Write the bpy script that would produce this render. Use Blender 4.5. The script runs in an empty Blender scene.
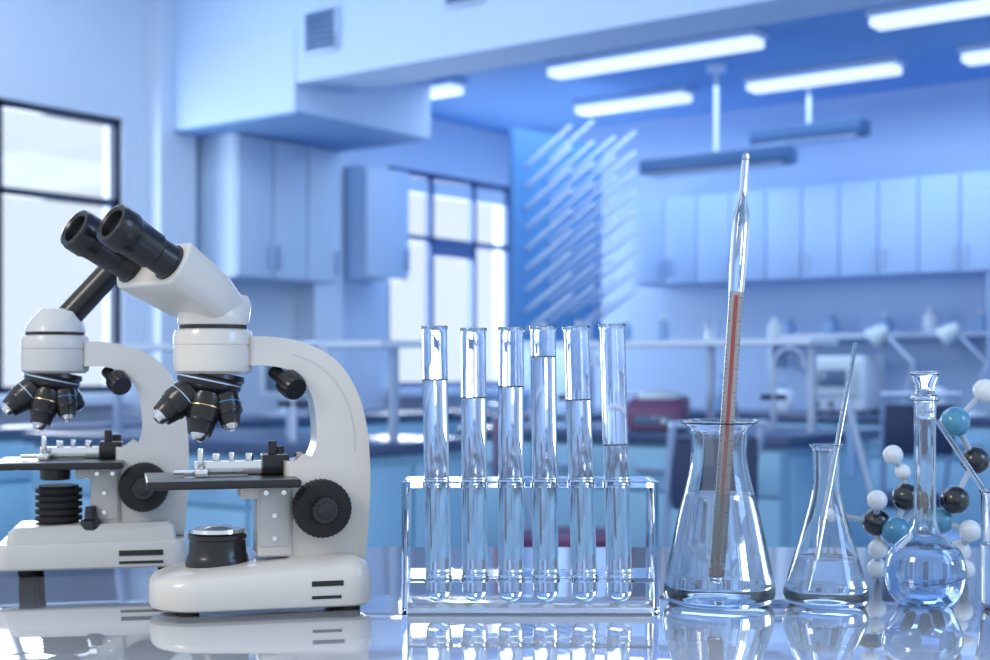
import bpy, bmesh, math, random
from mathutils import Vector, Matrix
random.seed(4)
SC=1.0
COL=bpy.context.scene.collection
FPX=1400.0; HZ=370.0; CH=1.1275; TT=0.90
try:
    bpy.context.scene.view_settings.view_transform='Standard'
except Exception: pass
# ------------------------------------------------------------ materials
def mat(name,col=(.8,.8,.8),rough=.5,metal=0,trans=0,ior=1.45,emit=None,es=0,coat=0,noise=0,nscale=30,spec=.5,bump=0):
    m=bpy.data.materials.new(name); m.use_nodes=True
    nt=m.node_tree; b=nt.nodes['Principled BSDF']
    b.inputs['Base Color'].default_value=(*col,1)
    b.inputs['Roughness'].default_value=rough
    b.inputs['Metallic'].default_value=metal
    b.inputs['IOR'].default_value=ior
    b.inputs['Transmission Weight'].default_value=trans
    b.inputs['Coat Weight'].default_value=coat
    b.inputs['Coat Roughness'].default_value=.03
    b.inputs['Specular IOR Level'].default_value=spec
    if emit:
        b.inputs['Emission Color'].default_value=(*emit,1); b.inputs['Emission Strength'].default_value=es
    if noise or bump:
        tc=nt.nodes.new('ShaderNodeTexCoord'); n=nt.nodes.new('ShaderNodeTexNoise'); n.inputs['Scale'].default_value=nscale
        n.inputs['Detail'].default_value=4
        nt.links.new(tc.outputs['Object'],n.inputs['Vector'])
    if noise:
        mx=nt.nodes.new('ShaderNodeMix'); mx.data_type='RGBA'
        mx.inputs[6].default_value=(*[c*(1-noise) for c in col],1); mx.inputs[7].default_value=(*[min(1,c*(1+noise)) for c in col],1)
        nt.links.new(n.outputs['Fac'],mx.inputs[0]); nt.links.new(mx.outputs[2],b.inputs['Base Color'])
    if bump:
        bp=nt.nodes.new('ShaderNodeBump'); bp.inputs['Strength'].default_value=bump; bp.inputs['Distance'].default_value=.002
        nt.links.new(n.outputs['Fac'],bp.inputs['Height']); nt.links.new(bp.outputs['Normal'],b.inputs['Normal'])
    return m
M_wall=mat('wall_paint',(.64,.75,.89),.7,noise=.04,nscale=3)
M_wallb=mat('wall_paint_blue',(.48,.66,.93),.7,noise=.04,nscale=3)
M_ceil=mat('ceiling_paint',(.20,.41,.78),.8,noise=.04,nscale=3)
M_under=mat('soffit_shade_tone',(.22,.39,.68),.8,noise=.04,nscale=3)  # shade under the soffit, put into the colour
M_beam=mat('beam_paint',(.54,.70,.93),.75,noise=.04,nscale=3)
M_floor=mat('floor_vinyl',(.22,.32,.50),.3,noise=.2,nscale=6)
M_cab=mat('cabinet_laminate',(.41,.60,.92),.45,noise=.04,nscale=5)
M_cabl=mat('cabinet_laminate_pale',(.50,.65,.84),.45,noise=.04,nscale=5)
M_cab2=mat('bench_cabinet_laminate',(.30,.55,.74),.4,noise=.05,nscale=5)
M_top=mat('bench_top_resin',(.06,.10,.20),.25,noise=.2,nscale=12)
M_steelb=mat('blue_grey_steel',(.50,.61,.78),.35,metal=.6)
M_frame=mat('window_frame',(.03,.045,.09),.4)
M_frameb=mat('window_frame_blue',(.08,.15,.33),.4)
M_dark=mat('dark_plastic',(.03,.05,.12),.4)
M_fixt=mat('pendant_fixture',(.04,.12,.28),.4)
M_lamp=mat('fluorescent_tube',(.8,.9,1),.5,emit=(.74,.87,1),es=1.0)
M_house=mat('lamp_housing',(.6,.75,.95),.5)
M_peg=mat('peg_board_blue',(.10,.29,.62),.5,noise=.1)
M_pegs=mat('peg_pin_plastic',(.72,.84,.97),.4)
M_blind=mat('roller_blind',(.75,.85,.95),.8)
M_cream=mat('microscope_enamel',(.69,.65,.605),.28,coat=.4,noise=.02,nscale=40)
M_cream2=mat('microscope_enamel_grey',(.57,.565,.56),.35,coat=.2,noise=.02)
M_black=mat('black_enamel',(.010,.010,.012),.3,coat=.2)
M_rub=mat('black_rubber',(.012,.012,.013),.6,bump=.3,nscale=200)
M_chrome=mat('chrome',(.70,.70,.71),.18,metal=1)
M_brass=mat('gold_band',(.6,.42,.2),.25,metal=1)
M_lens=mat('frosted_lens',(.40,.41,.43),.15,coat=1)
M_lensd=mat('coated_lens',(.008,.01,.02),.12)
M_blueband=mat('blue_band',(.05,.25,.6),.4)
M_glass=mat('borosilicate_glass',(.97,.985,1),.0,trans=1,ior=1.47)
M_acr=mat('acrylic',(.94,.97,1),.02,trans=1,ior=1.2)
M_acr2=mat('acrylic_frosted',(.85,.92,1),.12,trans=.72,ior=1.2)
M_water=mat('water',(.87,.945,1),.0,trans=1,ior=1.33)
M_waterm=mat('pale_blue_solution',(.74,.88,1),.0,trans=.90,ior=1.33)
M_waterb=mat('blue_tinted_solution',(.52,.73,1),.0,trans=.9,ior=1.34)
M_red=mat('red_spirit',(.75,.04,.04),.4)
M_paper=mat('scale_card',(.95,.95,.95),.7)
M_ink=mat('scale_ink',(.10,.12,.2),.6)
M_bw=mat('atom_white',(.72,.76,.80),.25,coat=.4)
M_bk=mat('atom_black',(.012,.015,.022),.2,coat=.5)
M_bc=mat('atom_blue',(.07,.27,.43),.2,coat=.5)
M_stick=mat('bond_grey',(.42,.50,.60),.3)
M_pale=mat('pale_grey_plastic',(.58,.69,.76),.5)
M_white=mat('white_plastic',(.68,.79,.92),.4)
M_maroon=mat('maroon_vinyl',(.16,.06,.15),.4)
M_bottle=mat('bottle_blue',(.24,.42,.69),.3)
M_screen=mat('monitor_screen',(.10,.17,.28),.15)
M_table=mat('glossy_table_glass',(.52,.54,.58),.03,coat=1,spec=.8,ior=1.6)
def pane_mat():
    m=bpy.data.materials.new('window_pane'); m.use_nodes=True; nt=m.node_tree
    nt.nodes.clear(); o=nt.nodes.new('ShaderNodeOutputMaterial'); mx=nt.nodes.new('ShaderNodeMixShader')
    t=nt.nodes.new('ShaderNodeBsdfTransparent'); g=nt.nodes.new('ShaderNodeBsdfGlossy'); g.inputs['Roughness'].default_value=.05
    mx.inputs[0].default_value=.04
    nt.links.new(t.outputs[0],mx.inputs[1]); nt.links.new(g.outputs[0],mx.inputs[2]); nt.links.new(mx.outputs[0],o.inputs[0])
    return m
M_pane=pane_mat()
# ------------------------------------------------------------ helpers
def fin(bm,name,m,parent=None,M=None,sharp=38):
    bmesh.ops.recalc_face_normals(bm,faces=bm.faces)
    if SC!=1.0: bmesh.ops.scale(bm,vec=(SC,SC,SC),verts=bm.verts)
    me=bpy.data.meshes.new(name); bm.to_mesh(me); bm.free()
    me.shade_smooth(); me.set_sharp_from_angle(angle=math.radians(sharp))
    me.materials.append(m)
    o=bpy.data.objects.new(name,me); COL.objects.link(o)
    if parent: o.parent=parent
    if M is not None: o.matrix_local=M
    return o
def empty(name,M=None,parent=None):
    e=bpy.data.objects.new(name,None); e.empty_display_size=.02; COL.objects.link(e)
    if parent: e.parent=parent
    if M is not None: e.matrix_local=M
    return e
def addbox(bm,lo,hi):
    vs=[bm.verts.new((x,y,z)) for x in (lo[0],hi[0]) for y in (lo[1],hi[1]) for z in (lo[2],hi[2])]
    for f in ((0,1,3,2),(4,6,7,5),(0,4,5,1),(2,3,7,6),(0,2,6,4),(1,5,7,3)):
        bm.faces.new([vs[i] for i in f])
def boxes(name,lst,m,parent=None,M=None,bev=0,seg=2):
    bm=bmesh.new()
    for lo,hi in lst: addbox(bm,lo,hi)
    if bev: bmesh.ops.bevel(bm,geom=bm.edges[:],offset=bev,segments=seg,profile=.5,affect='EDGES',clamp_overlap=True)
    return fin(bm,name,m,parent,M)
def box(name,lo,hi,m,parent=None,M=None,bev=0,seg=2): return boxes(name,[(lo,hi)],m,parent,M,bev,seg)
def frame_from(p0,p1):
    p0=Vector(p0);p1=Vector(p1); d=(p1-p0); q=d.to_track_quat('Z','Y')
    return Matrix.Translation(p0)@q.to_matrix().to_4x4(), d.length
def addlathe(bm,prof,seg=40,X=None):
    rings=[]
    for r,z in prof:
        if r<=1e-7: rings.append([bm.verts.new((0,0,z))])
        else: rings.append([bm.verts.new((r*math.cos(2*math.pi*i/seg),r*math.sin(2*math.pi*i/seg),z)) for i in range(seg)])
    for a,b in zip(rings,rings[1:]):
        if len(a)==1 and len(b)==1: continue
        for i in range(seg):
            j=(i+1)%seg
            if len(a)==1: bm.faces.new((a[0],b[i],b[j]))
            elif len(b)==1: bm.faces.new((a[i],b[0],a[j]))
            else: bm.faces.new((a[i],b[i],b[j],a[j]))
    if X is not None:
        vs=[v for r in rings for v in r]; bmesh.ops.transform(bm,matrix=X,verts=vs)
def lathe(name,prof,m,parent=None,M=None,seg=40,X=None,sharp=38):
    bm=bmesh.new(); addlathe(bm,prof,seg,X); return fin(bm,name,m,parent,M,sharp)
def cylp(r0,r1,h,b=0):
    if b: return [(0,0),(r0-b,0),(r0-b*.3,b*.3),(r0,b),(r1,h-b),(r1-b*.3,h-b*.3),(r1-b,h),(0,h)]
    return [(0,0),(r0,0),(r1,h),(0,h)]
def rod(name,p0,p1,r,m,parent=None,r1=None,seg=20,b=0):
    X,l=frame_from(p0,p1); return lathe(name,cylp(r,r if r1 is None else r1,l,b),m,parent,None,seg,X)
def along(name,p0,p1,prof,m,parent=None,seg=40):
    X,l=frame_from(p0,p1); return lathe(name,prof,m,parent,None,seg,X)
def cat(pts,n=6,closed=False):
    out=[];N=len(pts)
    rng=range(N if closed else N-1)
    for i in rng:
        g=lambda k: Vector(pts[k%N]) if closed else Vector(pts[max(0,min(N-1,k))])
        p0,p1,p2,p3=g(i-1),g(i),g(i+1),g(i+2)
        for k in range(n):
            t=k/n
            out.append(tuple(.5*((2*p1)+(-p0+p2)*t+(2*p0-5*p1+4*p2-p3)*t*t+(-p0+3*p1-3*p2+p3)*t**3)))
    if not closed: out.append(tuple(pts[-1]))
    return out
def extr(name,poly,y0,y1,m,parent=None,bev=0,seg=4,M=None):
    bm=bmesh.new()
    a=[bm.verts.new((x,y0,z)) for x,z in poly]; b=[bm.verts.new((x,y1,z)) for x,z in poly]
    fa=bm.faces.new(a); fb=bm.faces.new(b[::-1]); n=len(poly)
    for i in range(n): bm.faces.new((a[i],b[i],b[(i+1)%n],a[(i+1)%n]))
    if bev:
        es=set(fa.edges)|set(fb.edges)
        bmesh.ops.bevel(bm,geom=list(es),offset=bev,segments=seg,profile=.5,affect='EDGES',clamp_overlap=False)
    return fin(bm,name,m,parent,M,45)
def rrect(x0,x1,y0,y1,rl,rr,n=8):
    pts=[]
    for cx,cy,r,a0 in ((x1-rr,y1-rr,rr,0),(x0+rl,y1-rl,rl,90),(x0+rl,y0+rl,rl,180),(x1-rr,y0+rr,rr,270)):
        for k in range(n+1):
            a=math.radians(a0+90*k/n); pts.append((cx+r*math.cos(a),cy+r*math.sin(a)))
    return pts
def loft(name,rings,m,parent=None,M=None,sharp=38):
    bm=bmesh.new(); R=[[bm.verts.new(p) for p in r] for r in rings]; n=len(R[0])
    for a,b in zip(R,R[1:]):
        for i in range(n): bm.faces.new((a[i],a[(i+1)%n],b[(i+1)%n],b[i]))
    bm.faces.new(R[0][::-1]); bm.faces.new(R[-1])
    return fin(bm,name,m,parent,M,sharp)
def hull(name,pts,m,parent=None,bev=0,seg=3,M=None):
    bm=bmesh.new()
    for p in pts: bm.verts.new(p)
    r=bmesh.ops.convex_hull(bm,input=bm.verts[:])
    bmesh.ops.delete(bm,geom=[v for v in bm.verts if not v.link_faces],context='VERTS')
    bmesh.ops.dissolve_limit(bm,angle_limit=math.radians(4),verts=bm.verts[:],edges=bm.edges[:])
    if bev:
        bm.normal_update()
        es=[e for e in bm.edges if len(e.link_faces)==2 and e.calc_face_angle(0)>math.radians(28)]
        bmesh.ops.bevel(bm,geom=es,offset=bev,segments=seg,profile=.5,affect='EDGES',clamp_overlap=True)
    return fin(bm,name,m,parent,M,42)
def knurled(name,p0,p1,r,m,parent,n=30,d=.06):
    X,l=frame_from(p0,p1); bm=bmesh.new(); k=n*2
    prof=[(r*.86,0),(r,l*.12),(r,l*.82),(r*.88,l)]
    R=[]
    for pr,z in prof:
        R.append([bm.verts.new((pr*(1-(d if i%2 else 0))*math.cos(2*math.pi*i/k),pr*(1-(d if i%2 else 0))*math.sin(2*math.pi*i/k),z)) for i in range(k)])
    for a,b in zip(R,R[1:]):
        for i in range(k): bm.faces.new((a[i],a[(i+1)%k],b[(i+1)%k],b[i]))
    bm.faces.new(R[0][::-1]); bm.faces.new(R[-1])
    bmesh.ops.transform(bm,matrix=X,verts=bm.verts)
    return fin(bm,name,m,parent,None,30)
def wpos(px,D,z=TT): return Vector(((px-495)/FPX*D,D,z))
# ------------------------------------------------------------ room
TH=math.radians(37.3)
RM=Matrix.Translation((.15,9.16,0))@Matrix.Rotation(-TH,4,'Z')
def RT(x,y,z=0,rot=0): return RM@Matrix.Translation((x,y,z))@Matrix.Rotation(rot,4,'Z')
W1=(-4.75,-3.16);W2=(-1.27,-.06);WZ=(1.02,2.32)
CEIL=2.65
box('floor',(-.15,-10,-.1),(8,.15,0),M_floor,M=RM)
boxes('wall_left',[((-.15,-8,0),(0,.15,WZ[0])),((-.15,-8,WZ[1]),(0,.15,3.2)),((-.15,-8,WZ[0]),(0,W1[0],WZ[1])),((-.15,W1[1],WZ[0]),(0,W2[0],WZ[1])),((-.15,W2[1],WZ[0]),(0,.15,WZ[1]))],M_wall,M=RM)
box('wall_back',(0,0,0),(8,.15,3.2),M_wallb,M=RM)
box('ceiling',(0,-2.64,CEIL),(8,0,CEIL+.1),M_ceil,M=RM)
box('ceiling_front',(0,-6.3,3.2),(8,0.15,3.3),M_beam,M=RM)
box('trim_beam',(0,-2.94,2.41),(8,-2.64,3.2),M_beam,M=RM)
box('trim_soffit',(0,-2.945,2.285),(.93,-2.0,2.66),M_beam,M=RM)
box('soffit_painted_shade',(0.0,-2.94,2.275),(.925,-2.005,2.286),M_under,M=RM)  # added sheet, its darker blue paints the soffit's shaded underside
box('trim_column',(0,-3.02,0),(.10,-2.80,3.2),M_wall,M=RM)
box('trim_pilaster',(0,-2.02,0),(.14,-1.80,CEIL),M_wall,M=RM)
boxes('baseboard_back',[((0,-.02,0),(8,0,.1))],M_frame,M=RM)
def vent(x,z):
    e=empty('air_vent',RT(x,-2.94,z))
    box('vent_frame',(-.10,-.015,-.09),(.10,0.0,.09),M_steelb,e,bev=.004)
    boxes('vent_slats',[((-.085,-.022,-.07+i*.028),(.085,-.012,-.07+i*.028+.018)) for i in range(6)],M_fixt,e)
vent(1.10,2.61); vent(1.90,2.69)
def window(n,y0,y1,mull,mf):
    e=empty('window_%d'%n,RT(0,y0,WZ[0])); L=y1-y0;H=WZ[1]-WZ[0];f=.035;T=.88
    b=[((-.06,0,0),(-.02,L,f)),((-.06,0,H-f),(-.02,L,H)),((-.06,0,0),(-.02,f,H)),((-.06,L-f,0),(-.02,L,H)),((-.06,0,T),(-.02,L,T+f))]
    for t in mull: b.append(((-.06,t-f/2,0),(-.02,t+f/2,H)))
    boxes('frame',b,mf,e)
    box('pane',(-.045,0,0),(-.042,L,H),M_pane,e)
    box('sill',(-.02,-.03,-.05),(.10,L+.03,-.005),M_wall,e)
    return e,L,H
window(1,*W1,[.40,.94],M_frame)
e,L,H=window(2,*W2,[.42,.84],M_frameb); box('blind',(-.055,.44,.80),(-.03,.82,.91),M_frameb,e); box('blind_roll',(-.055,.04,1.17),(-.03,1.17,1.26),M_blind,e)
def upper_cab(x0,x1,y0,y1,z0,z1,nd,face,mc):
    e=empty('wall_cabinet',RT(x0,y0,z0)); w=x1-x0;d=y1-y0;h=z1-z0
    box('carcass',(0,0,0),(w,d,h),mc,e)
    ds=[];hs=[]
    for i in range(nd):
        if face=='x':
            s=d/nd; ds.append(((w,i*s+.006,.006),(w+.02,(i+1)*s-.006,h-.006)))
            c=(i*s+.03) if i%2 else ((i+1)*s-.03); hs.append(((w+.02,c-.006,.05),(w+.045,c+.006,.17)))
        else:
            s=w/nd; ds.append(((i*s+.004,-.02,.006),((i+1)*s-.004,0,h-.006)))
            c=(i*s+.03) if i%2 else ((i+1)*s-.03); hs.append(((c-.005,-.035,.04),(c+.005,-.02,.14)))
    boxes('doors',ds,mc,e,bev=.003); boxes('handles',hs,M_steelb,e)
upper_cab(0.0,.32,-2.75,-2.03,1.58,2.275,3,'x',M_cabl)
upper_cab(0.0,.27,-1.78,-1.42,1.63,2.24,1,'x',M_cabl)
upper_cab(1.1,5.6,-.35,0,1.62,2.12,21,'y',M_cab)
def bench(x0,x1,y0,y1,top=.90,front='y-',n=4,shelf=False,name='lab_bench'):
    e=empty(name,RT(x0,y0,0)); w=x1-x0;d=y1-y0
    box('carcass',(.03,.03,.1),(w-.03,d-.03,top-.04),M_cab2,e)
    box('plinth',(.06,.06,0),(w-.06,d-.06,.1),M_dark,e)
    box('worktop',(0,0,top-.04),(w,d,top),M_top,e,bev=.006)
    ds=[];hs=[]
    for i in range(n):
        if front=='y-':
            s=(w-.06)/n;a=.03+i*s
            ds+=[((a+.008,.01,.12),(a+s-.008,.03,top-.22)),((a+.008,.01,top-.205),(a+s-.008,.03,top-.055))]
            hs+=[((a+s/2-.06,-.015,top-.14),(a+s/2+.06,.01,top-.125))]
        else:
            s=(d-.06)/n;a=.03+i*s
            ds+=[((w-.03,a+.008,.12),(w-.01,a+s-.008,top-.22)),((w-.03,a+.008,top-.205),(w-.01,a+s-.008,top-.055))]
            hs+=[((w-.01,a+s/2-.06,top-.14),(w+.015,a+s/2+.06,top-.125))]
    if front=='y-': ds+=[((w-.03,.06,.14),(w-.015,d/2-.01,top-.07)),((w-.03,d/2+.01,.14),(w-.015,d-.06,top-.07))]
    boxes('doors',ds,M_cab2,e,bev=.003); boxes('handles',hs,M_steelb,e)
    if shelf:
        boxes('shelf_board',[((.05,d/2-.12,shelf),(w-.05,d/2+.12,shelf+.022))],M_white,e)
        boxes('shelf_posts',[((t-.012,d/2-.012,top),(t+.012,d/2+.012,shelf)) for t in [.1+(w-.2)*k/3 for k in range(4)]],M_steelb,e)
    return e
bench(.0,.6,-5.5,-.65,front='x',n=8)
bench(1.55,5.2,-.62,-.02,front='y-',n=8)
bench(.75,1.5,-1.6,-.02,front='x',n=3)
bench(1.9,3.35,-3.0,-2.2,front='y-',n=4,shelf=1.22)
bench(.95,2.55,-4.35,-3.65,front='y-',n=4,shelf=1.20)
bench(3.9,5.2,-2.4,-1.7,front='y-',n=4,shelf=1.22)
boxes('wall_shelf',[((1.9,-.22,1.30),(5.0,-.01,1.325)),((1.9,-.22,1.14),(1.92,-.01,1.31)),((3.4,-.22,1.14),(3.42,-.01,1.31))],M_steelb,M=RM)
def pegrack(x,y0,y1,z0,z1,cols,rows,pl,r,zb=.90,name='drying_rack'):
    e=empty(name,RT(x,y0,0)); L=y1-y0
    box('board',(-.03,0,z0),(0,L,z1),M_peg,e)
    boxes('posts',[((-.05,.03,zb),(-.03,.08,z1)),((-.05,L-.08,zb),(-.03,L-.03,z1))],M_steelb,e)
    bm=bmesh.new()
    for i in range(cols):
        for j in range(rows):
            y=L*(i+.5)/cols; z=z0+.05+(z1-z0-.14)*(j+.5*(i%2))/rows
            X,l=frame_from((0,y,z),(pl*.84,y,z+pl*.54))
            addlathe(bm,cylp(r,r*.8,l,.002),8,X)
    fin(bm,'pegs',M_pegs,e)
pegrack(1.08,-1.5,-.66,1.28,2.40,4,9,.34,.013)
pegrack(3.28,-.60,-.36,1.0,1.60,3,8,.10,.006)
def ceil_lamp(x,y,l):
    e=empty('ceiling_lamp',RT(x,y,CEIL))
    box('housing',(-l/2,-.07,-.035),(l/2,.07,0),M_house,e,bev=.006)
    box('diffuser',(-l/2+.01,-.06,-.075),(l/2-.01,.06,-.035),M_lamp,e,bev=.015)
for a in ((2.01,-1.67,1.15),(1.34,-.75,.72),(2.46,-.75,.82),(3.72,-1.67,1.25),(3.62,-.75,.9),(.50,-1.67,.7),(5.2,-1.67,1.25),(5.0,-.75,.9)): ceil_lamp(*a)
def pendant(x,y,z,l):
    e=empty('pendant_lamp',RT(x,y,z))
    box('bar',(-l/2,-.07,-.04),(l/2,.07,.04),M_fixt,e,bev=.01)
    boxes('reflector',[((-l/2+.03,-.055,-.048),(l/2-.03,-.01,-.039)),((-l/2+.03,.01,-.048),(l/2-.03,.055,-.039))],M_steelb,e)
    rod('stem',(0,0,.03),(0,0,CEIL-z),.012,M_pegs,e)
    rod('rose',(0,0,CEIL-z-.03),(0,0,CEIL-z),.05,M_pegs,e)
pendant(2.07,-1.14,2.17,.82); pendant(2.32,-.60,2.36,.62)
def bottle(x,y,z,h,r,m,mc=None):
    e=empty('reagent_bottle',RT(x,y,z))
    lathe('body',[(0,0),(r*.9,0),(r,r*.15),(r,h*.62),(r*.85,h*.72),(r*.4,h*.8),(r*.4,h*.86),(0,h*.86)],m,e,seg=20)
    lathe('cap',[(0,h*.86),(r*.5,h*.86),(r*.5,h),(0,h)],mc or M_white,e,seg=20)
for i,(x,m) in enumerate(((2.05,M_white),(2.45,M_bottle),(2.62,M_bottle),(3.1,M_pale))): bottle(x,-2.6,1.242,.08+.01*(i%3),.025,m)
for i in range(11): bottle(2.0+.27*i+random.uniform(-.04,.04),-.12,1.325,random.uniform(.09,.14),random.uniform(.03,.04),random.choice([M_bottle,M_white,M_bottle]),random.choice([M_bottle,M_white,M_steelb]))
for x in (1.75,2.1,2.95): bottle(x,-.46,.90,random.uniform(.15,.24),random.uniform(.04,.06),random.choice([M_bottle,M_white]),M_bottle)
def beakerbg(x,y,z,r,h):
    e=empty('laboratory_beaker',RT(x,y,z))
    lathe('cup',[(0,0),(r*.9,0),(r,r*.1),(r,h*.95),(r*1.08,h),(r*.96,h),(r*.94,r*.12),(0,r*.1)],M_steelb,e,seg=24)
for a in ((2.25,-2.6,1.242,.035,.09),(2.85,-2.62,1.242,.03,.08),(2.1,-2.9,.9,.05,.12)): beakerbg(*a)
def monitor(x,y,z,w,h,rot,m=M_white):
    e=empty('computer_monitor',RT(x,y,z,rot))
    box('bezel',(-w/2,-.02,.1),(w/2,.02,.1+h),m,e,bev=.006); box('screen',(-w/2+.02,-.023,.12),(w/2-.02,-.019,.08+h),M_screen,e)
    box('neck',(-.02,-.01,.01),(.02,.02,.12),m,e); box('foot',(-.1,-.07,0),(.1,.07,.012),m,e)
monitor(3.45,-.46,.90,.30,.22,-.2)
monitor(.30,-2.4,.90,.26,.26,1.2)
def centrifuge(x,y,m,rot=0,s=1.0):
    global SC
    e=empty('laboratory_centrifuge',RT(x,y,.90,rot)); SC=s
    extr('housing',cat([(-.14,.012),(.15,.012),(.15,.08),(.10,.14),(-.12,.16),(-.14,.14)],1),-.13,.13,m,e,bev=.012)
    lathe('lid',[(0,.145),(.10,.145),(.105,.155),(.09,.175),(.04,.187),(0,.19)],M_pale,e,None,32,X=Matrix.Translation((-.03,0,0)))
    boxes('control_panel',[((.146,-.09,.03),(.153,.09,.075))],M_screen,e,bev=.002)
    rod('speed_knob',(.15,.05,.05),(.17,.05,.05),.012,M_white,e)
    boxes('feet',[((a-.015,b-.015,0),(a+.015,b+.015,.014)) for a in (-.11,.12) for b in (-.1,.1)],M_dark,e)
    SC=1.0
def oven(x,y,rot=0,w=.36,d=.3,h=.34):
    e=empty('drying_oven',RT(x,y,.90,rot))
    box('cabinet',(-w/2,-d/2,.015),(w/2,d/2,h),M_white,e,bev=.012,seg=3)
    box('door',(-w/2+.02,-d/2-.015,.09),(w/2-.02,-d/2,h-.02),M_pale,e,bev=.006)
    box('door_window',(-w/2+.07,-d/2-.018,.14),(w/2-.09,-d/2-.014,h-.07),M_screen,e,bev=.002)
    rod('door_handle',(w/2-.05,-d/2-.03,.13),(w/2-.05,-d/2-.03,h-.06),.007,M_steelb,e)
    for k in (-.1,-.02,.06): rod('dial_%d'%int(k*100+20),(k,-d/2-.012,.05),(k,-d/2,.05),.014,M_dark,e)
    boxes('feet',[((a-.02,b-.02,0),(a+.02,b+.02,.02)) for a in (-w/2+.04,w/2-.04) for b in (-d/2+.04,d/2-.04)],M_dark,e)
centrifuge(2.72,-2.80,M_maroon,-1.2,.8); centrifuge(4.2,-2.2,M_white,-1.2)
oven(2.42,-.36,0,.32,.28,.30); oven(3.95,-.36,0,.40,.30,.34); oven(4.6,-.36,0,.34,.30,.28)
def goose(x,y,z,m):
    e=empty('desk_lamp',RT(x,y,z))
    lathe('foot',cylp(.08,.07,.02,.004),M_white,e,seg=24)
    rod('arm_lower',(0,0,.02),(.06,0,.26),.010,M_steelb,e); rod('arm_upper',(.06,0,.26),(-.10,0,.42),.010,M_steelb,e)
    along('shade',(-.08,0,.44),(-.19,-.03,.36),[(0,0),(.03,0),(.045,.04),(.06,.10),(.055,.10),(.04,.045),(0,.01)],m,e,24)
goose(2.75,-.42,.90,M_pale); goose(3.12,-.42,.90,M_pale)
def faucet(x,y,rot=0):
    e=empty('lab_faucet',RT(x,y,.90,rot))
    rod('stem',(0,0,0),(0,0,.24),.012,M_steelb,e)
    pts=[(0,0,.24),(.01,0,.28),(.04,0,.31),(.08,0,.31),(.11,0,.28),(.115,0,.24)]
    for i in range(5): rod('spout_%d'%i,pts[i],pts[i+1],.010,M_steelb,e)
    rod('tap',(-.05,0,.12),(.05,0,.12),.012,M_dark,e)
faucet(2.35,-2.85); faucet(2.95,-2.3,.4); faucet(2.2,-4.2,.5); faucet(1.3,-1.2)
def stool(x,y,h,m,rot=0,back=False):
    e=empty('lab_stool' if not back else 'lab_chair',RT(x,y,0,rot))
    lathe('seat',[(0,h),(.16,h),(.185,h+.015),(.185,h+.045),(.16,h+.06),(0,h+.062)],m,e,seg=32)
    rod('column',(0,0,.08),(0,0,h),.025,M_steelb,e)
    for k in range(5):
        a=k*2*math.pi/5; p=(.26*math.cos(a),.26*math.sin(a),.06)
        rod('leg_%d'%k,(0,0,.10),p,.018,M_dark,e); lathe('caster_%d'%k,[(0,0),(.02,0),(.028,.028),(.02,.055),(0,.055)],M_dark,e,Matrix.Translation((p[0],p[1],0)),12)
    lathe('foot_ring',[(.15,.22),(.165,.22),(.165,.24),(.15,.24),(.15,.22)],M_steelb,e,seg=32)
    if back:
        for s in (-.16,.16):
            rod('back_post_%d'%(s>0),(-.13,s*.8,h+.02),(-.25,s,h+.50),.012,M_steelb,e)
        rod('back_rail',(-.25,-.17,h+.50),(-.25,.17,h+.50),.012,M_steelb,e)
        box('backrest',(-.25,-.15,h+.24),(-.215,.15,h+.46),m,e,bev=.015,seg=3)
stool(2.0,-3.28,.52,M_dark); stool(2.65,-3.3,.50,M_maroon,.8,True); stool(3.15,-3.4,.46,M_dark,2.6,True)
stool(3.70,-2.7,.52,M_bottle,.4,True); stool(3.1,-1.3,.52,M_dark,2.2,True); stool(2.0,-1.5,.52,M_maroon,1.4,True); stool(2.55,-1.4,.52,M_dark,.4,True)
# ------------------------------------------------------------ table
e=empty('lab_table')
box('tabletop',(-1.5,.55,TT-.03),(1.5,1.80,TT),M_table,e,bev=.003)
boxes('legs',[((x,y,0),(x+.05,y+.05,TT-.03)) for x in (-1.42,1.37) for y in (.62,1.68)],M_steelb,e)
boxes('apron',[((-1.4,.64,TT-.09),(1.4,.66,TT-.03)),((-1.4,1.69,TT-.09),(1.4,1.71,TT-.03))],M_steelb,e)
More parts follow.
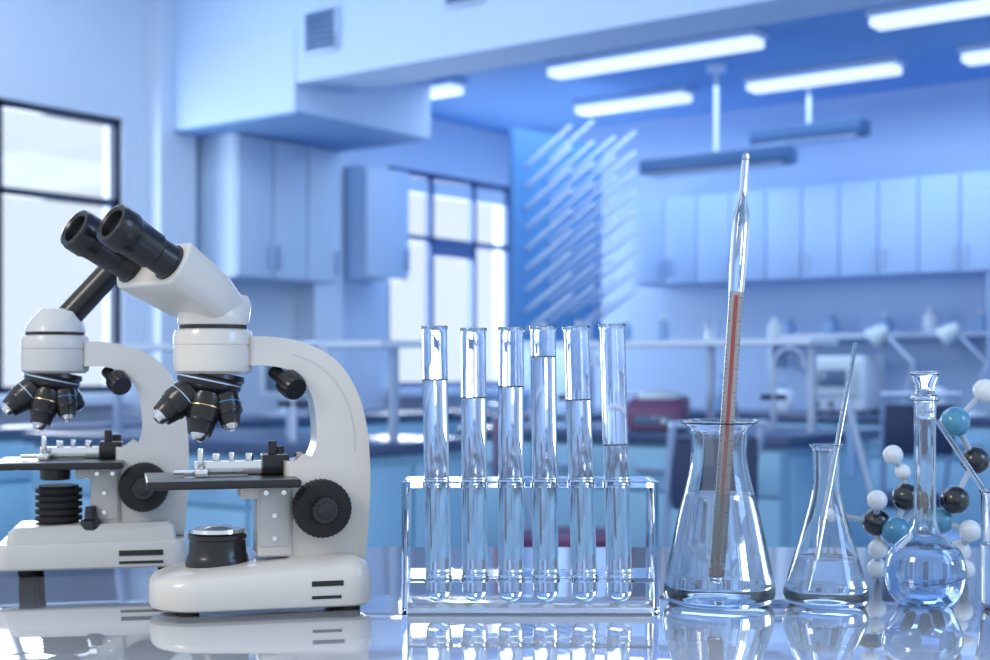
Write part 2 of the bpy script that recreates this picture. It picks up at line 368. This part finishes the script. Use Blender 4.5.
# ------------------------------------------------------------ microscopes
def objective(root,tip,r,parent,n,band):
    X,l=frame_from(root,tip)
    b=bmesh.new(); addlathe(b,[(0,0),(r*.85,0),(r*.85,l*.08),(r,l*.10),(r,l*.50),(r*.93,l*.53),(r*.93,l*.60),(r*.86,l*.62),(r*.70,l*.86),(0,l*.86)],32,X); fin(b,'objective_%d'%n,M_black,parent)
    b=bmesh.new(); addlathe(b,[(0,l*.85),(r*.55,l*.85),(r*.40,l*.96),(r*.25,l),(0,l)],32,X); fin(b,'objective_tip_%d'%n,M_chrome,parent)
    b=bmesh.new(); addlathe(b,[(r*.9,l*.31),(r*1.015,l*.31),(r*1.015,l*.33),(r*.9,l*.33),(r*.9,l*.31)],32,X); fin(b,'objective_ring_%d'%n,band,parent)
def microscope(loc,yaw,head_yaw,variant):
    global SC
    SC=1.0
    e=empty('microscope',Matrix.Translation(loc)@Matrix.Rotation(math.radians(yaw),4,'Z'))
    SC=.00099
    body=M_cream if variant==0 else M_cream2
    def ring(z,ins,sl,rl=48,rr=22):
        pts=rrect(-105+ins,104-ins,-59+ins,59-ins,max(4,rl-ins),max(4,rr-ins),9)
        return [(x,y,z+sl*(x+103)/206) for x,y in pts]
    if variant==0:
        loft('base',[ring(4,5,0),ring(6,1.5,0),ring(10,0,0),ring(24,0,5),ring(29,1.5,9),ring(33,5,12),ring(36,14,15),ring(38,24,16)],body,e)
        boxes('base_slots',[((44,-59.6,25),(74,-57,30)),((44,-59.6,13),(72,-57,16))],M_black,e)
    else:
        loft('base',[ring(8,2,0,16,16),ring(10,0,0,16,16),ring(32,0,2,16,16),ring(36,3,2,16,16)],body,e)
        loft('base_deck',[ring(36,12,2,24,16),ring(48,14,4,24,16),ring(53,20,5,24,16)],body,e)
        boxes('base_slots',[((30,-59.8,22),(78,-57,28)),((30,-59.8,13),(78,-57,16))],M_black,e)
    for i,(x,y) in enumerate(((-70,-38),(-70,38),(82,-42),(82,42))):
        lathe('foot_%d'%i,cylp(11,9,8,1) if variant==0 else cylp(10,11,9,1),M_rub,e,Matrix.Translation(Vector((x,y,0))*SC),24)
    outer=cat([(101,38),(105,90),(106,130),(103,172),(95,204),(80,231),(60,248),(35,258),(8,262),(-12,262)],5)
    inner=cat([(-12,234),(6,234),(26,230),(40,220),(49,203),(53,180),(53,158),(47,143)],5)
    extr('arm',outer+inner+[(40,141),(24,141),(24,40)],-23,23,body,e,bev=6.5)
    io=cat([(92,150),(91,172),(85,197),(71,221),(52,237),(30,246)],5); ii=cat([(29,244.5),(51,235.5),(69.5,219.5),(83,196),(89,172),(90,150)],5)
    extr('arm_groove',io+ii,-23.2,23.2,M_cream2,e)
    box('focus_block',(-4,-26,50),(30,26,124),body,e,bev=3,seg=3)
    box('focus_plate',(-2,-28,60),(27,-25,120),M_cream2,e,bev=1.2)
    for i,(x,z) in enumerate(((4,112),(21,112),(12,90),(12,68))):
        rod('screw_%d'%i,(x,-29.2,z),(x,-27,z),2.4,M_chrome,e)
    for s in (-1,1):
        rod('knob_collar_%d'%(s+1),(56,s*20,97),(56,s*30,97),18,M_black,e,b=1)
        knurled('coarse_knob_%d'%(s+1),(56,s*28,97),(56,s*52,97),28,M_rub,e,36,.03)
        knurled('fine_knob_%d'%(s+1),(56,s*52,97),(56,s*66,97),13,M_black,e,20)
        rod('knob_cap_%d'%(s+1),(56,s*65,97),(56,s*68,97),8,M_black,e,b=1)
    rod('arm_knob_stem',(14,-8,228),(24,-25,218),7,M_black,e)
    knurled('arm_knob',(24,-20,220),(32,-36,211),13,M_black,e,18)
    box('stage',(-108,-62,119),(34,62,127),M_black,e,bev=2,seg=3)
    box('stage_bracket',(-20,-24,106),(30,24,119.5),body,e,bev=2)
    if variant==1: rod('condenser',(-44,0,104),(-44,0,121),17,M_black,e,b=1.5)
    box('slide_holder_rail',(-62,8,127),(30,20,141),M_chrome,e,bev=1.5)
    box('slide_holder_arm',(-62,-16,127),(-50,20,134),M_chrome,e,bev=1.5)
    box('slide_holder_block',(4,2,127),(30,34,147),M_black,e,bev=2)
    box('slide_holder_finger',(-82,-4,129),(-56,3,133),M_chrome,e,bev=1)
    box('glass_slide',(-72,-22,127.2),(-12,-2,128.6),M_glass,e)
    for i,(x,y,h,r) in enumerate(((-40,14,8,4),(-25,14,9,3),(-8,14,8,4),(14,12,20,4.5),(-56,-2,14,3),(22,28,14,6))):
        rod('stage_screw_%d'%i,(x,y,138 if y>0 else 132),(x,y,140+h),r,M_chrome if i<3 or i==4 else M_black,e,b=.8)
    rod('stage_drive',(22,40,120),(22,40,90),5,M_black,e); knurled('stage_drive_knob',(22,40,88),(22,40,72),9,M_black,e,16)
    LI=Matrix.Translation(Vector((-40,0,0))*SC)
    if variant==0:
        lathe('illuminator',[(0,38),(30,38),(31,44),(29,50),(28,52),(27,66),(28,67),(28,71),(25,74),(0,74)],M_black,e,LI,48)
        lathe('illuminator_ring',[(20,73),(27,73),(26,76.5),(21,76.5),(20,73)],M_chrome,e,LI,48)
        lathe('illuminator_lens',[(0,73),(21,73),(20,76),(12,79),(0,80)],M_lens,e,LI,48)
    else:
        pr=[(0,48)]
        for k in range(6): z=50+k*8; pr+=[(26,z),(26,z+4.5),(22,z+5),(22,z+7.5)]
        pr+=[(22,97),(0,98)]
        lathe('illuminator',pr,M_rub,e,LI,48)
        lathe('switch_dial',[(0,50),(12,50),(11,60),(7,62),(6,76),(0,77)],M_black,e,Matrix.Translation(Vector((-2,-34,0))*SC),24)
    HC=Matrix.Translation(Vector((-44,0,0))*SC)
    lathe('head_collar',[(0,226),(33,226),(37,229),(38,236),(38,252),(37,252.6),(37,254),(38,254.6),(38,262),(36,268),(32,270),(0,270)],body,e,HC,56)
    T=Matrix.Translation(Vector((-46,0,226)))@Matrix.Rotation(math.radians(12),4,'Y')
    lathe('nosepiece',[(0,3),(32,3),(33,-2),(31,-4),(31,-10),(29,-14),(22,-20),(10,-24),(0,-25)],M_black,e,None,48,X=T)
    lathe('nosepiece_ring',[(31,-6),(31.6,-6),(31.6,-7.4),(31,-7.4),(31,-6)],M_steelb,e,None,48,X=T)
    objective((-62,-6,212),(-98,-16,182),16,e,0,M_steelb)
    objective((-50,-12,208),(-60,-24,162),16,e,1,M_brass)
    objective((-34,-10,208),(-28,-24,172),13,e,2,M_blueband)
    objective((-36,14,210),(-18,34,184),12,e,3,M_steelb)
    s=SC; SC=1
    h=empty('head',Matrix.Translation(Vector((-44,0,270))*s)@Matrix.Rotation(math.radians(head_yaw),4,'Z'),e)
    SC=s
    lathe('head_neck',[(0,-1),(33,-1),(33,2.5),(31,3),(31,8),(0,8)],M_black,h,None,48)
    circ=lambda r,z,n=28:[(r*math.cos(2*math.pi*i/n),r*math.sin(2*math.pi*i/n),z) for i in range(n)]
    def eyep(p,d,i,L=80,k=1.0):
        X,l=frame_from(p,p+d*80)
        pr=[(0,0),(20,0),(20,5),(18,6),(17.5,L-54),(19.5,L-52),(20,L-32),(21,L-24),(22.5,L-22),(22.5,L-8),(21,L-4),(18,L-3),(15,L-5),(13,L-12),(0,L-12.5)]
        lathe('eyepiece_tube_%d'%i,[(r*k,z) for r,z in pr],M_black,h,None,48,X=X)
        lathe('eyepiece_lens_%d'%i,[(0,L-12.2),(12*k,L-12.2),(7*k,L-10.5),(0,L-10)],M_lensd,h,None,32,X=X)
    if variant==0:
        hull('head_mount',circ(34,3)+circ(34,14)+[(24,-24,32),(24,24,32),(-20,-26,34),(-20,26,34),(31,-20,24),(31,20,24)],body,h,bev=2)
        E=math.radians(28); d=Vector((-math.cos(E),0,math.sin(E))); u=Vector((math.sin(E),0,math.cos(E)))
        c0=Vector((12,0,15)); c1=c0+d*92
        P=[]
        for c,w,hh in ((c0,26,15),(c0+d*34,38,21),(c1,50,22)):
            for sy in (-1,1):
                for su in (-1,1):
                    P.append(tuple(c+u*hh*su+Vector((0,sy*w*(.9 if su<0 else 1),0))))
                    P.append(tuple(c+u*hh*su*.6+Vector((0,sy*w*1.06,0))))
        hull('binocular_housing',P,body,h,bev=4,seg=4)
        for i,sy in enumerate((-1,1)): eyep(c1+Vector((0,sy*32,0))-d*3,d,i,76,.90)
    else:
        hull('head_mount',circ(34,3)+circ(31,12)+circ(16,30)+[(-22,-16,26),(-22,16,26),(-30,-14,14),(-30,14,14)],body,h,bev=2)
        E=math.radians(48); d=Vector((-math.cos(E),0,math.sin(E)))
        eyep(Vector((-10,0,16)),d,0,150,.82)
    SC=1.0
    return e
microscope(wpos(259,1.355),15,31,0)
microscope(wpos(95,1.60),12,176,1)
# ------------------------------------------------------------ test tubes and rack
RD=1.335; RS=RD/FPX
xl=(404-495)*RS; xr=(655-495)*RS
e=empty('test_tube_rack',Matrix.Translation((0,RD,TT)))
dd=.033
tubes=[(434,439,326,380),(473,475,328,398),(511,511,327,387),(543,546,326,357),(576,585,326,400),(612,620,324,445)]
def plate_with_holes(name,x0,x1,y0,y1,z0,z1,cs,r,m=None):
    bm=bmesh.new(); n=32
    xs=[x0]+[(a+b)/2 for a,b in zip(cs,cs[1:])]+[x1]
    for c,a,b in zip(cs,xs,xs[1:]):
        def sq(ang):
            dx,dy=math.cos(ang),math.sin(ang)
            ts=[]
            if dx>1e-9: ts.append((b-c)/dx)
            if dx<-1e-9: ts.append((a-c)/dx)
            if dy>1e-9: ts.append(y1/dy)
            if dy<-1e-9: ts.append(y0/dy)
            t=min(ts); return (c+dx*t,dy*t)
        angs=sorted(set([2*math.pi*i/n for i in range(n)]+[math.atan2(y,x-c)%(2*math.pi) for x in (a,b) for y in (y0,y1)]))
        for z in (z0,z1):
            o=[bm.verts.new((*sq(t),z)) for t in angs]; q=[bm.verts.new((c+r*math.cos(t),r*math.sin(t),z)) for t in angs]
            for i in range(len(angs)):
                j=(i+1)%len(angs); bm.faces.new((o[i],o[j],q[j],q[i]))
        lo=[bm.verts.new((c+r*math.cos(t),r*math.sin(t),z0)) for t in angs]; hi=[bm.verts.new((c+r*math.cos(t),r*math.sin(t),z1)) for t in angs]
        for i in range(len(angs)):
            j=(i+1)%len(angs); bm.faces.new((lo[i],lo[j],hi[j],hi[i]))
        for yy in (y0,y1):
            vs=[bm.verts.new(p) for p in ((a,yy,z0),(b,yy,z0),(b,yy,z1),(a,yy,z1))]; bm.faces.new(vs)
    for xx in (x0,x1):
        vs=[bm.verts.new(p) for p in ((xx,y0,z0),(xx,y1,z0),(xx,y1,z1),(xx,y0,z1))]; bm.faces.new(vs)
    bmesh.ops.remove_doubles(bm,verts=bm.verts,dist=1e-6)
    return fin(bm,name,m or M_acr,e)
zc=370+.2275*FPX/RD
zt=(zc-479)*RS; cs=[((a+(b-a)*.55)-495)*RS for a,b,_,_ in tubes]
plate_with_holes('top_plate',xl+.0052,xr-.0052,-dd,dd,zt-.0055,zt,cs,.0135)
box('bottom_plate',(xl+.0052,-dd,.0012),(xr-.0052,dd,.006),M_acr2,e,bev=.0006)
plate_with_holes('middle_plate',xl+.0052,xr-.0052,-dd,dd,.030,.034,[((a+(b-a)*.92)-495)*RS for a,b,_,_ in tubes],.0133)
box('end_plate_1',(xl,-dd-.003,0),(xl+.005,dd+.003,zt),M_acr,e,bev=.0006)
box('end_plate_2',(xr-.005,-dd-.003,0),(xr,dd+.003,zt),M_acr,e,bev=.0006)
def hemi(r,z0,n=8): return [(r*math.sin(math.pi/2*k/n),z0+r-r*math.cos(math.pi/2*k/n)) for k in range(n+1)]
for a,b,yt,yw in tubes:
    xb=(b-495)*RS; xt=(a-495)*RS; z0=.0065; h=(zc-yt)*RS-z0
    ang=math.atan2(xt-xb,h)
    t=empty('test_tube',Matrix.Translation((xb,RD,TT+z0))@Matrix.Rotation(ang,4,'Y'))
    R=.0122;w=.0013
    pr=hemi(R,0)+[(R,h-.006),(R+.0008,h-.004),(R+.0011,h-.0015),(R+.0005,h),(R-w*.5,h),(R-w,h-.003)]+[(r,z) for r,z in reversed(hemi(R-w,w))]
    lathe('glass',pr,M_glass,t,seg=48)
    q=(zc-yw)*RS-z0; Ri=R-w+.00015
    lathe('liquid',hemi(Ri,w-.00015)+[(Ri,q+.0012),(Ri*.92,q+.0002),(Ri*.7,q-.0005),(0,q-.0007)],M_water,t,seg=48)
# ------------------------------------------------------------ flasks
def flask(name,px,D,prof,w,level,liq,nn=5):
    t=empty(name,Matrix.Translation(wpos(px,D)))
    P=cat(prof,nn)
    inner=[]
    for i,(r,z) in enumerate(P):
        a=Vector(P[max(0,i-1)]);b=Vector(P[min(len(P)-1,i+1)]); tn=(b-a).normalized() if (b-a).length>0 else Vector((0,1))
        nrm=Vector((-tn.y,tn.x)); inner.append((max(0.0,r+nrm.x*w),z+nrm.y*w))
    inner[0]=(0,w)
    P[0]=(0,P[0][1])
    lathe('glass',P+[((P[-1][0]+inner[-1][0])/2,P[-1][1]+w*.4)]+inner[::-1],M_glass,t,seg=72)
    L=[]; rm=max(p[0] for p in P)
    for i,(r,z) in enumerate(inner):
        if z<level: L.append((r+(.00015 if r>0 else 0),z-(.00015 if r<.6*rm and z<w*2 else 0)))
    up=[p for p in inner if p[1]>=level][0]; rl=up[0]+.00015
    L+= [(rl,level+.0010),(rl*.95,level+.0002),(rl*.85,level),(0,level)]
    lathe('liquid',L,liq,t,seg=72)
    return t
D1=1.375
flask('erlenmeyer_flask',719,D1,[(0,.0015),(.030,.0012),(.046,.0),(.0525,.003),(.0545,.010),(.0535,.020),(.0475,.050),(.0405,.083),(.0335,.110),(.0290,.130),(.0275,.145),(.0275,.160),(.0285,.168),(.0335,.1735),(.0375,.1755),(.0385,.178)],.0016,.106,M_waterm)
D2=1.365
flask('erlenmeyer_flask',826,D2,[(0,.0012),(.022,.001),(.034,0),(.0395,.003),(.0410,.009),(.0395,.018),(.0310,.046),(.0210,.080),(.0150,.103),(.0130,.120),(.0130,.140),(.0135,.149),(.0160,.1530),(.0168,.1545)],.0013,.044,M_waterm)
D3=1.36
flask('volumetric_flask',925,D3,[(0,.0035),(.014,.002),(.024,0),(.029,.004),(.0355,.014),(.0385,.028),(.0380,.038),(.0335,.052),(.0240,.062),(.0150,.070),(.0112,.082),(.0105,.10),(.0105,.150),(.0108,.19),(.0112,.196),(.0135,.198),(.0140,.201),(.0125,.203)],.0013,.055,M_waterb)
e=empty('glass_stopper',Matrix.Translation(wpos(925,D3,TT+.180)))
lathe('plug',cat([(0,0),(.0078,.0005),(.0085,.010),(.0092,.024),(.0088,.028),(.0105,.034),(.0128,.042),(.0125,.046),(0,.0465)],3),M_glass,e,seg=40)
def stickM(pxb,pyb,pxt,pyt,D,dy=0):
    zb=CH-(pyb-HZ)*D/FPX; zt_=CH-(pyt-HZ)*D/FPX
    return Vector(((pxb-495)/FPX*D,D-dy,zb)),Vector(((pxt-495)/FPX*D,D+dy,zt_))
p0,p1=stickM(712,582,746,152,D1,.0)
p0.y-=.026; p0.z+=.002
X,l=frame_from(p0,p1)
e=empty('hydrometer',X)
def fz(py): return (580-py)/(580-152)*l
out=[(0,0),(.004,.0005),(.0060,.004),(.0068,.010),(.0070,fz(300)),(.0085,fz(270)),(.0085,fz(225)),(.0070,fz(213)),(.0045,fz(200)),(.0038,fz(185)),(.0036,fz(158)),(.0030,fz(154)),(0,fz(152))]
inn=[(0,.0025),(.005,.004),(.0060,.010),(.0062,fz(300)),(.0077,fz(270)),(.0077,fz(226)),(.0060,fz(214)),(.0036,fz(202)),(.0029,fz(186)),(.0027,fz(160)),(0,fz(158))]
lathe('glass',out+inn[::-1],M_glass,e,seg=40)
Rl=X.to_3x3().inverted()@Vector((0,-1,0)); an=math.atan2(Rl.y,Rl.x)
c=empty('scale',Matrix.Rotation(an+math.pi/2,4,'Z'),e)
za,zb=.016,fz(292)
box('scale_card',(-.0046,-.0002,za),(.0046,.0004,zb),M_paper,c)
box('spirit_column',(-.0009,-.0012,za),(.0009,-.0002,zb-.004),M_red,c)
bt=[]
n=56
for i in range(n):
    z=za+.006+(zb-za-.012)*i/(n-1); w=.0016 if i%5 else .0028
    bt.append(((.0044-w,-.0005,z-.00028),(.0044,-.0002,z+.00028)))
    bt.append(((-.0044,-.0005,z-.00028),(-.0044+w*.7,-.0002,z+.00028)))
boxes('scale_ticks',bt,M_ink,c)
lathe('spirit_bulb',[(0,.006),(.0030,.008),(.0034,.012),(.0018,.017),(0,.018)],M_red,c,seg=20)
p0,p1=stickM(809,592,857,342,D2,.004)
X,l=frame_from(p0,p1); e=empty('glass_stirring_rod',X)
lathe('rod',[(0,0),(.0018,.0004),(.0024,.002),(.0024,l-.002),(.0018,l-.0004),(0,l)],M_glass,e,seg=20)
DB=1.335; bx=1029
e=empty('glass_beaker',Matrix.Translation(wpos(bx,DB)))
R=.0435;hh=.112
lathe('glass',[(0,0),(R-.004,0),(R-.001,.001),(R,.004),(R,hh-.004),(R+.0015,hh-.001),(R+.0015,hh),(R,hh+.0004),(R-.0016,hh-.002),(R-.0016,.005),(R-.004,.0022),(0,.002)],M_glass,e,seg=72)
q=.06;Ri=R-.00145
lathe('liquid',[(0,.0019),(R-.004,.0021),(Ri,.005),(Ri,q+.001),(Ri*.96,q),(0,q)],M_water,e,seg=72)
X,l=frame_from(Vector(((1058-495)/FPX*DB,DB,TT+.008)),Vector(((938-495)/FPX*DB,DB+.004,CH-(420-HZ)*DB/FPX)))
e=empty('glass_stirring_rod',X)
lathe('rod',[(0,0),(.0020,.0004),(.0026,.002),(.0026,l-.002),(.0020,l-.0004),(0,l)],M_glass,e,seg=20)
# ------------------------------------------------------------ molecular model
DM=1.52; ms=DM/FPX
e=empty('molecular_model',Matrix.Translation(wpos(920,DM)))
gy=370+.2275*FPX/DM
A=[(893,455,10,M_bw,0),(903,472,8,M_bw,0),(906,497,14,M_bk,0),(874,499,10,M_bw,-8),(878,523,14,M_bk,5),(894,530,14,M_bc,-4),(878,549,10,M_bw,0),(880,gy-10,10,M_bw,6),
   (955,500,14,M_bk,0),(943,522,13,M_bc,6),(967,530,11,M_bw,-6),(962,552,11,M_bw,4),(955,422,15,M_bc,0),(978,461,14,M_bk,6),(985,391,12,M_bw,0),(1006,470,11,M_bw,0),(833,515,7,M_bw,0),(965,gy-10,10,M_bw,0),(930,505,12,M_bk,14)]
P=[Vector(((a[0]-920)*ms,a[4]*ms*1.5,(gy-a[1])*ms)) for a in A]
for i,a in enumerate(A):
    r=a[2]*ms
    b=bmesh.new(); bmesh.ops.create_uvsphere(b,u_segments=32,v_segments=18,radius=r); bmesh.ops.translate(b,vec=P[i],verts=b.verts); fin(b,'atom_%d'%i,a[3],e,sharp=80)
for k,(i,j) in enumerate(((0,1),(1,2),(2,5),(4,5),(3,4),(4,16),(4,6),(6,7),(5,18),(18,9),(9,8),(8,13),(13,12),(12,14),(13,15),(9,10),(10,11),(11,17))):
    rod('bond_%d'%k,P[i],P[j],3.0*ms,M_stick,e,seg=12)
# ------------------------------------------------------------ lights
w=bpy.data.worlds.new('World'); bpy.context.scene.world=w; w.use_nodes=True
bg=w.node_tree.nodes['Background']; bg.inputs[0].default_value=(.77,.885,1,1); bg.inputs[1].default_value=1.04
def area(name,loc,target,size,energy,col,sy=None):
    l=bpy.data.lights.new(name,'AREA'); l.energy=energy; l.color=col; l.size=size
    if sy: l.shape='RECTANGLE'; l.size_y=sy
    o=bpy.data.objects.new(name,l); COL.objects.link(o); o.location=loc
    o.rotation_euler=(Vector(target)-Vector(loc)).to_track_quat('-Z','Y').to_euler(); return o
area('added_key_light',(-1.6,.1,2.3),(-.2,1.4,1.0),.6,18,(1,.92,.82))  # added warm key for the microscopes, no such lamp in the room
area('added_blue_light',(1.9,.6,1.9),(.3,1.4,1.0),.8,14,(.35,.58,1))  # added blue light out of view, for highlights on the glassware
o=area('window_daylight',(0,0,0),(0,0,-1),1.5,46,(.85,.93,1),1.1)
o.matrix_world=RM@Matrix.Translation((-.3,-3.95,1.75))@Matrix.Rotation(math.radians(-90),4,'Y')
o=area('window_daylight',(0,0,0),(0,0,-1),1.1,36,(.85,.93,1),1.0)
o.matrix_world=RM@Matrix.Translation((-.3,-.66,1.75))@Matrix.Rotation(math.radians(-90),4,'Y')
o=area('added_front_ceiling_light',(0,0,0),(0,0,-1),3.5,42,(.68,.84,1),1.4)
o.matrix_world=RM@Matrix.Translation((2.6,-1.3,2.55))
o=area('added_front_ceiling_light',(0,0,0),(0,0,-1),3.0,36,(.80,.90,1),1.8)  # added area light below the unseen front ceiling, no fixture there
o.matrix_world=RM@Matrix.Translation((1.9,-4.6,3.15))
# ------------------------------------------------------------ camera
cd=bpy.data.cameras.new('Camera'); cam=bpy.data.objects.new('Camera',cd); COL.objects.link(cam)
cam.location=(0,0,CH); cam.rotation_euler=(math.radians(90),0,0)
cd.lens=36*FPX/990; cd.sensor_width=36; cd.shift_y=(HZ-330)/990
cd.dof.use_dof=True; cd.dof.focus_distance=1.34; cd.dof.aperture_fstop=5.8
cd.clip_start=.02
bpy.context.scene.camera=cam
G=Matrix.Rotation(TH,4,'Z')
for o in bpy.data.objects:
    if o.parent is None: o.matrix_basis=G@o.matrix_basis
